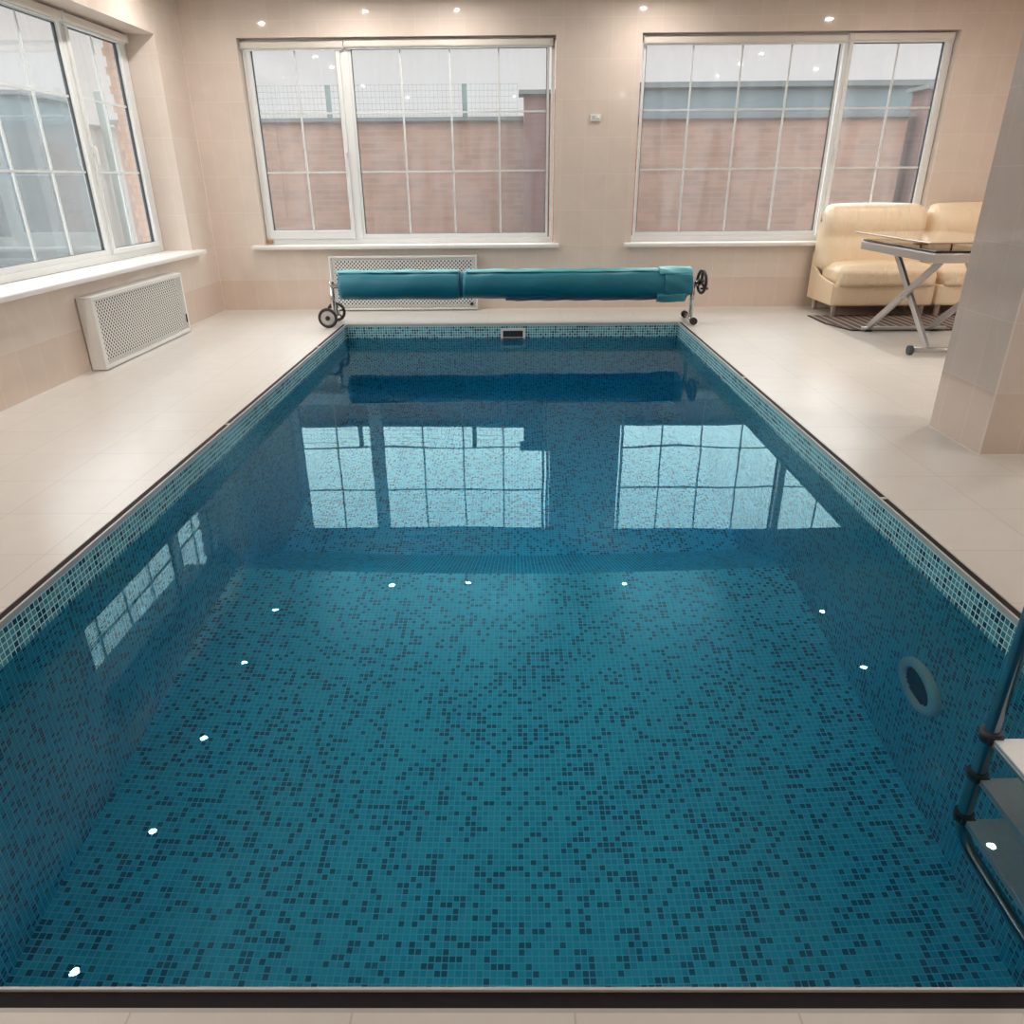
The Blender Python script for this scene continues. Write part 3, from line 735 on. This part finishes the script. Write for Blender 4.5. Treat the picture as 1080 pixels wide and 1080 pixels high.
ft = MB().tube([(3.29, 6.12, .038), (4.1, 6.12, .038)], .022, 12).build('foot_tube', M['silver'], tb)
MB().tube([(3.30, 7.14, .030), (4.1, 7.14, .030)], .018, 12).build('foot_tube', M['silver'], tb)
for x in (3.25, 4.11): MB().tube([(x, 6.12, .038), (x+.03, 6.12, .038)], .038, 20).build('wheel', M['gasket'], tb)
for x in (3.37, 4.0): MB().tube([(x-.03, 7.14, .015), (x+.03, 7.14, .015)], .016, 12).build('rubber_foot', M['black'], tb)

# mat
mt = thing('floor_mat', (3.9, 7.55, 0), 'dark brown striped mat on the floor under the table and sofa', 'mat')
poly = [(3.12, 7.42), (3.34, 7.13), (4.7, 7.13), (4.7, 8.15), (3.12, 8.15)]
poly = [(3.11, 8.02), (3.11, 7.55), (3.22, 7.16), (4.7, 7.16), (4.7, 8.02)]
MB().prism([(x, y) for x, y in poly], 2, .001, .010).build('border', M['matedge'], mt)
cx_, cy_ = 3.9, 7.6
MB().prism([(cx_+(x-cx_)*.972, cy_+(y-cy_)*.94) for x, y in poly], 2, .010, .013).build('ribbed_field', M['matw'], mt)

# ------------------------------------------------------------------ world: overcast sky
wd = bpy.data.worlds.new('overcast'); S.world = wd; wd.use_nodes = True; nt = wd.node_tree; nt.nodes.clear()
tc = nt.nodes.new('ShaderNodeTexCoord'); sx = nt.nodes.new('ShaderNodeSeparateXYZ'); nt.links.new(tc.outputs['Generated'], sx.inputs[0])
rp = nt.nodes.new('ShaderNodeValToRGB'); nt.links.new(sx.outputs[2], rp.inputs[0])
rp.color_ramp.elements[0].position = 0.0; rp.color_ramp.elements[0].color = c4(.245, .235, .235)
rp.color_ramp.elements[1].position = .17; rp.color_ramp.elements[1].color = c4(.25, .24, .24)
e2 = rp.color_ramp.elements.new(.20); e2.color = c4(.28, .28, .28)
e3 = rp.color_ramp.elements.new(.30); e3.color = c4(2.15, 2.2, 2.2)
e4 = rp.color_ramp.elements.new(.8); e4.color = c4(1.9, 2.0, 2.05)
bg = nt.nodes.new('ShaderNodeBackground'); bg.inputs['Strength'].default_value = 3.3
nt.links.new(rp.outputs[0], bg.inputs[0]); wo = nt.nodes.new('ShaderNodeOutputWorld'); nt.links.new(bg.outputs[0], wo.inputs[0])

# daylight portals at the three windows (they only guide sampling of the sky)
def portal(loc, rot, sx_, sy_):
    l = bpy.data.lights.new('window_portal', 'AREA'); l.shape = 'RECTANGLE'; l.size = sx_; l.size_y = sy_; l.cycles.is_portal = True
    o = bpy.data.objects.new('window_portal', l); o.location = loc; o.rotation_euler = rot; C.objects.link(o)
portal((-1.18, YB+.40, 1.68), (-PI/2, 0, 0), 3.2, 2.0); portal((2.86, YB+.40, 1.68), (-PI/2, 0, 0), 3.2, 2.0)
portal((XW-.50, 6.4, 1.66), (0, -PI/2, 0), 2.0, 3.3)

# ------------------------------------------------------------------ camera
cam = bpy.data.cameras.new('camera'); co = bpy.data.objects.new('camera', cam); C.objects.link(co); S.camera = co
F_, pitch, yaw, roll_ = 774.9, math.radians(24.6), math.radians(-.51), math.radians(-.48)
fwd = Vector((math.sin(yaw)*math.cos(pitch), math.cos(yaw)*math.cos(pitch), -math.sin(pitch)))
right = Vector((math.cos(yaw), -math.sin(yaw), 0)); up = right.cross(fwd)
r2_ = right*math.cos(roll_)+up*math.sin(roll_); u2_ = -right*math.sin(roll_)+up*math.cos(roll_)
mt_ = Matrix((r2_, u2_, -fwd)).transposed().to_4x4(); mt_.translation = (0, 0, 1.35); co.matrix_world = mt_
cam.sensor_width = 36; cam.lens = 36*F_/1080
cam.shift_x = -(538.3-540)/1080; cam.shift_y = (543.8-540)/1080
cam.clip_start = .05

S.view_settings.view_transform = 'Standard'; S.view_settings.look = 'None'; S.view_settings.gamma = 1; S.view_settings.exposure = 0.0
S.view_settings.use_curve_mapping = False
cy = S.cycles; cy.use_denoising = True; cy.max_bounces = 14; cy.transmission_bounces = 12; cy.diffuse_bounces = 6; cy.glossy_bounces = 5
cy.transparent_max_bounces = 12; cy.sample_clamp_indirect = 12; cy.blur_glossy = .5; cy.caustics_refractive = True; cy.caustics_reflective = False
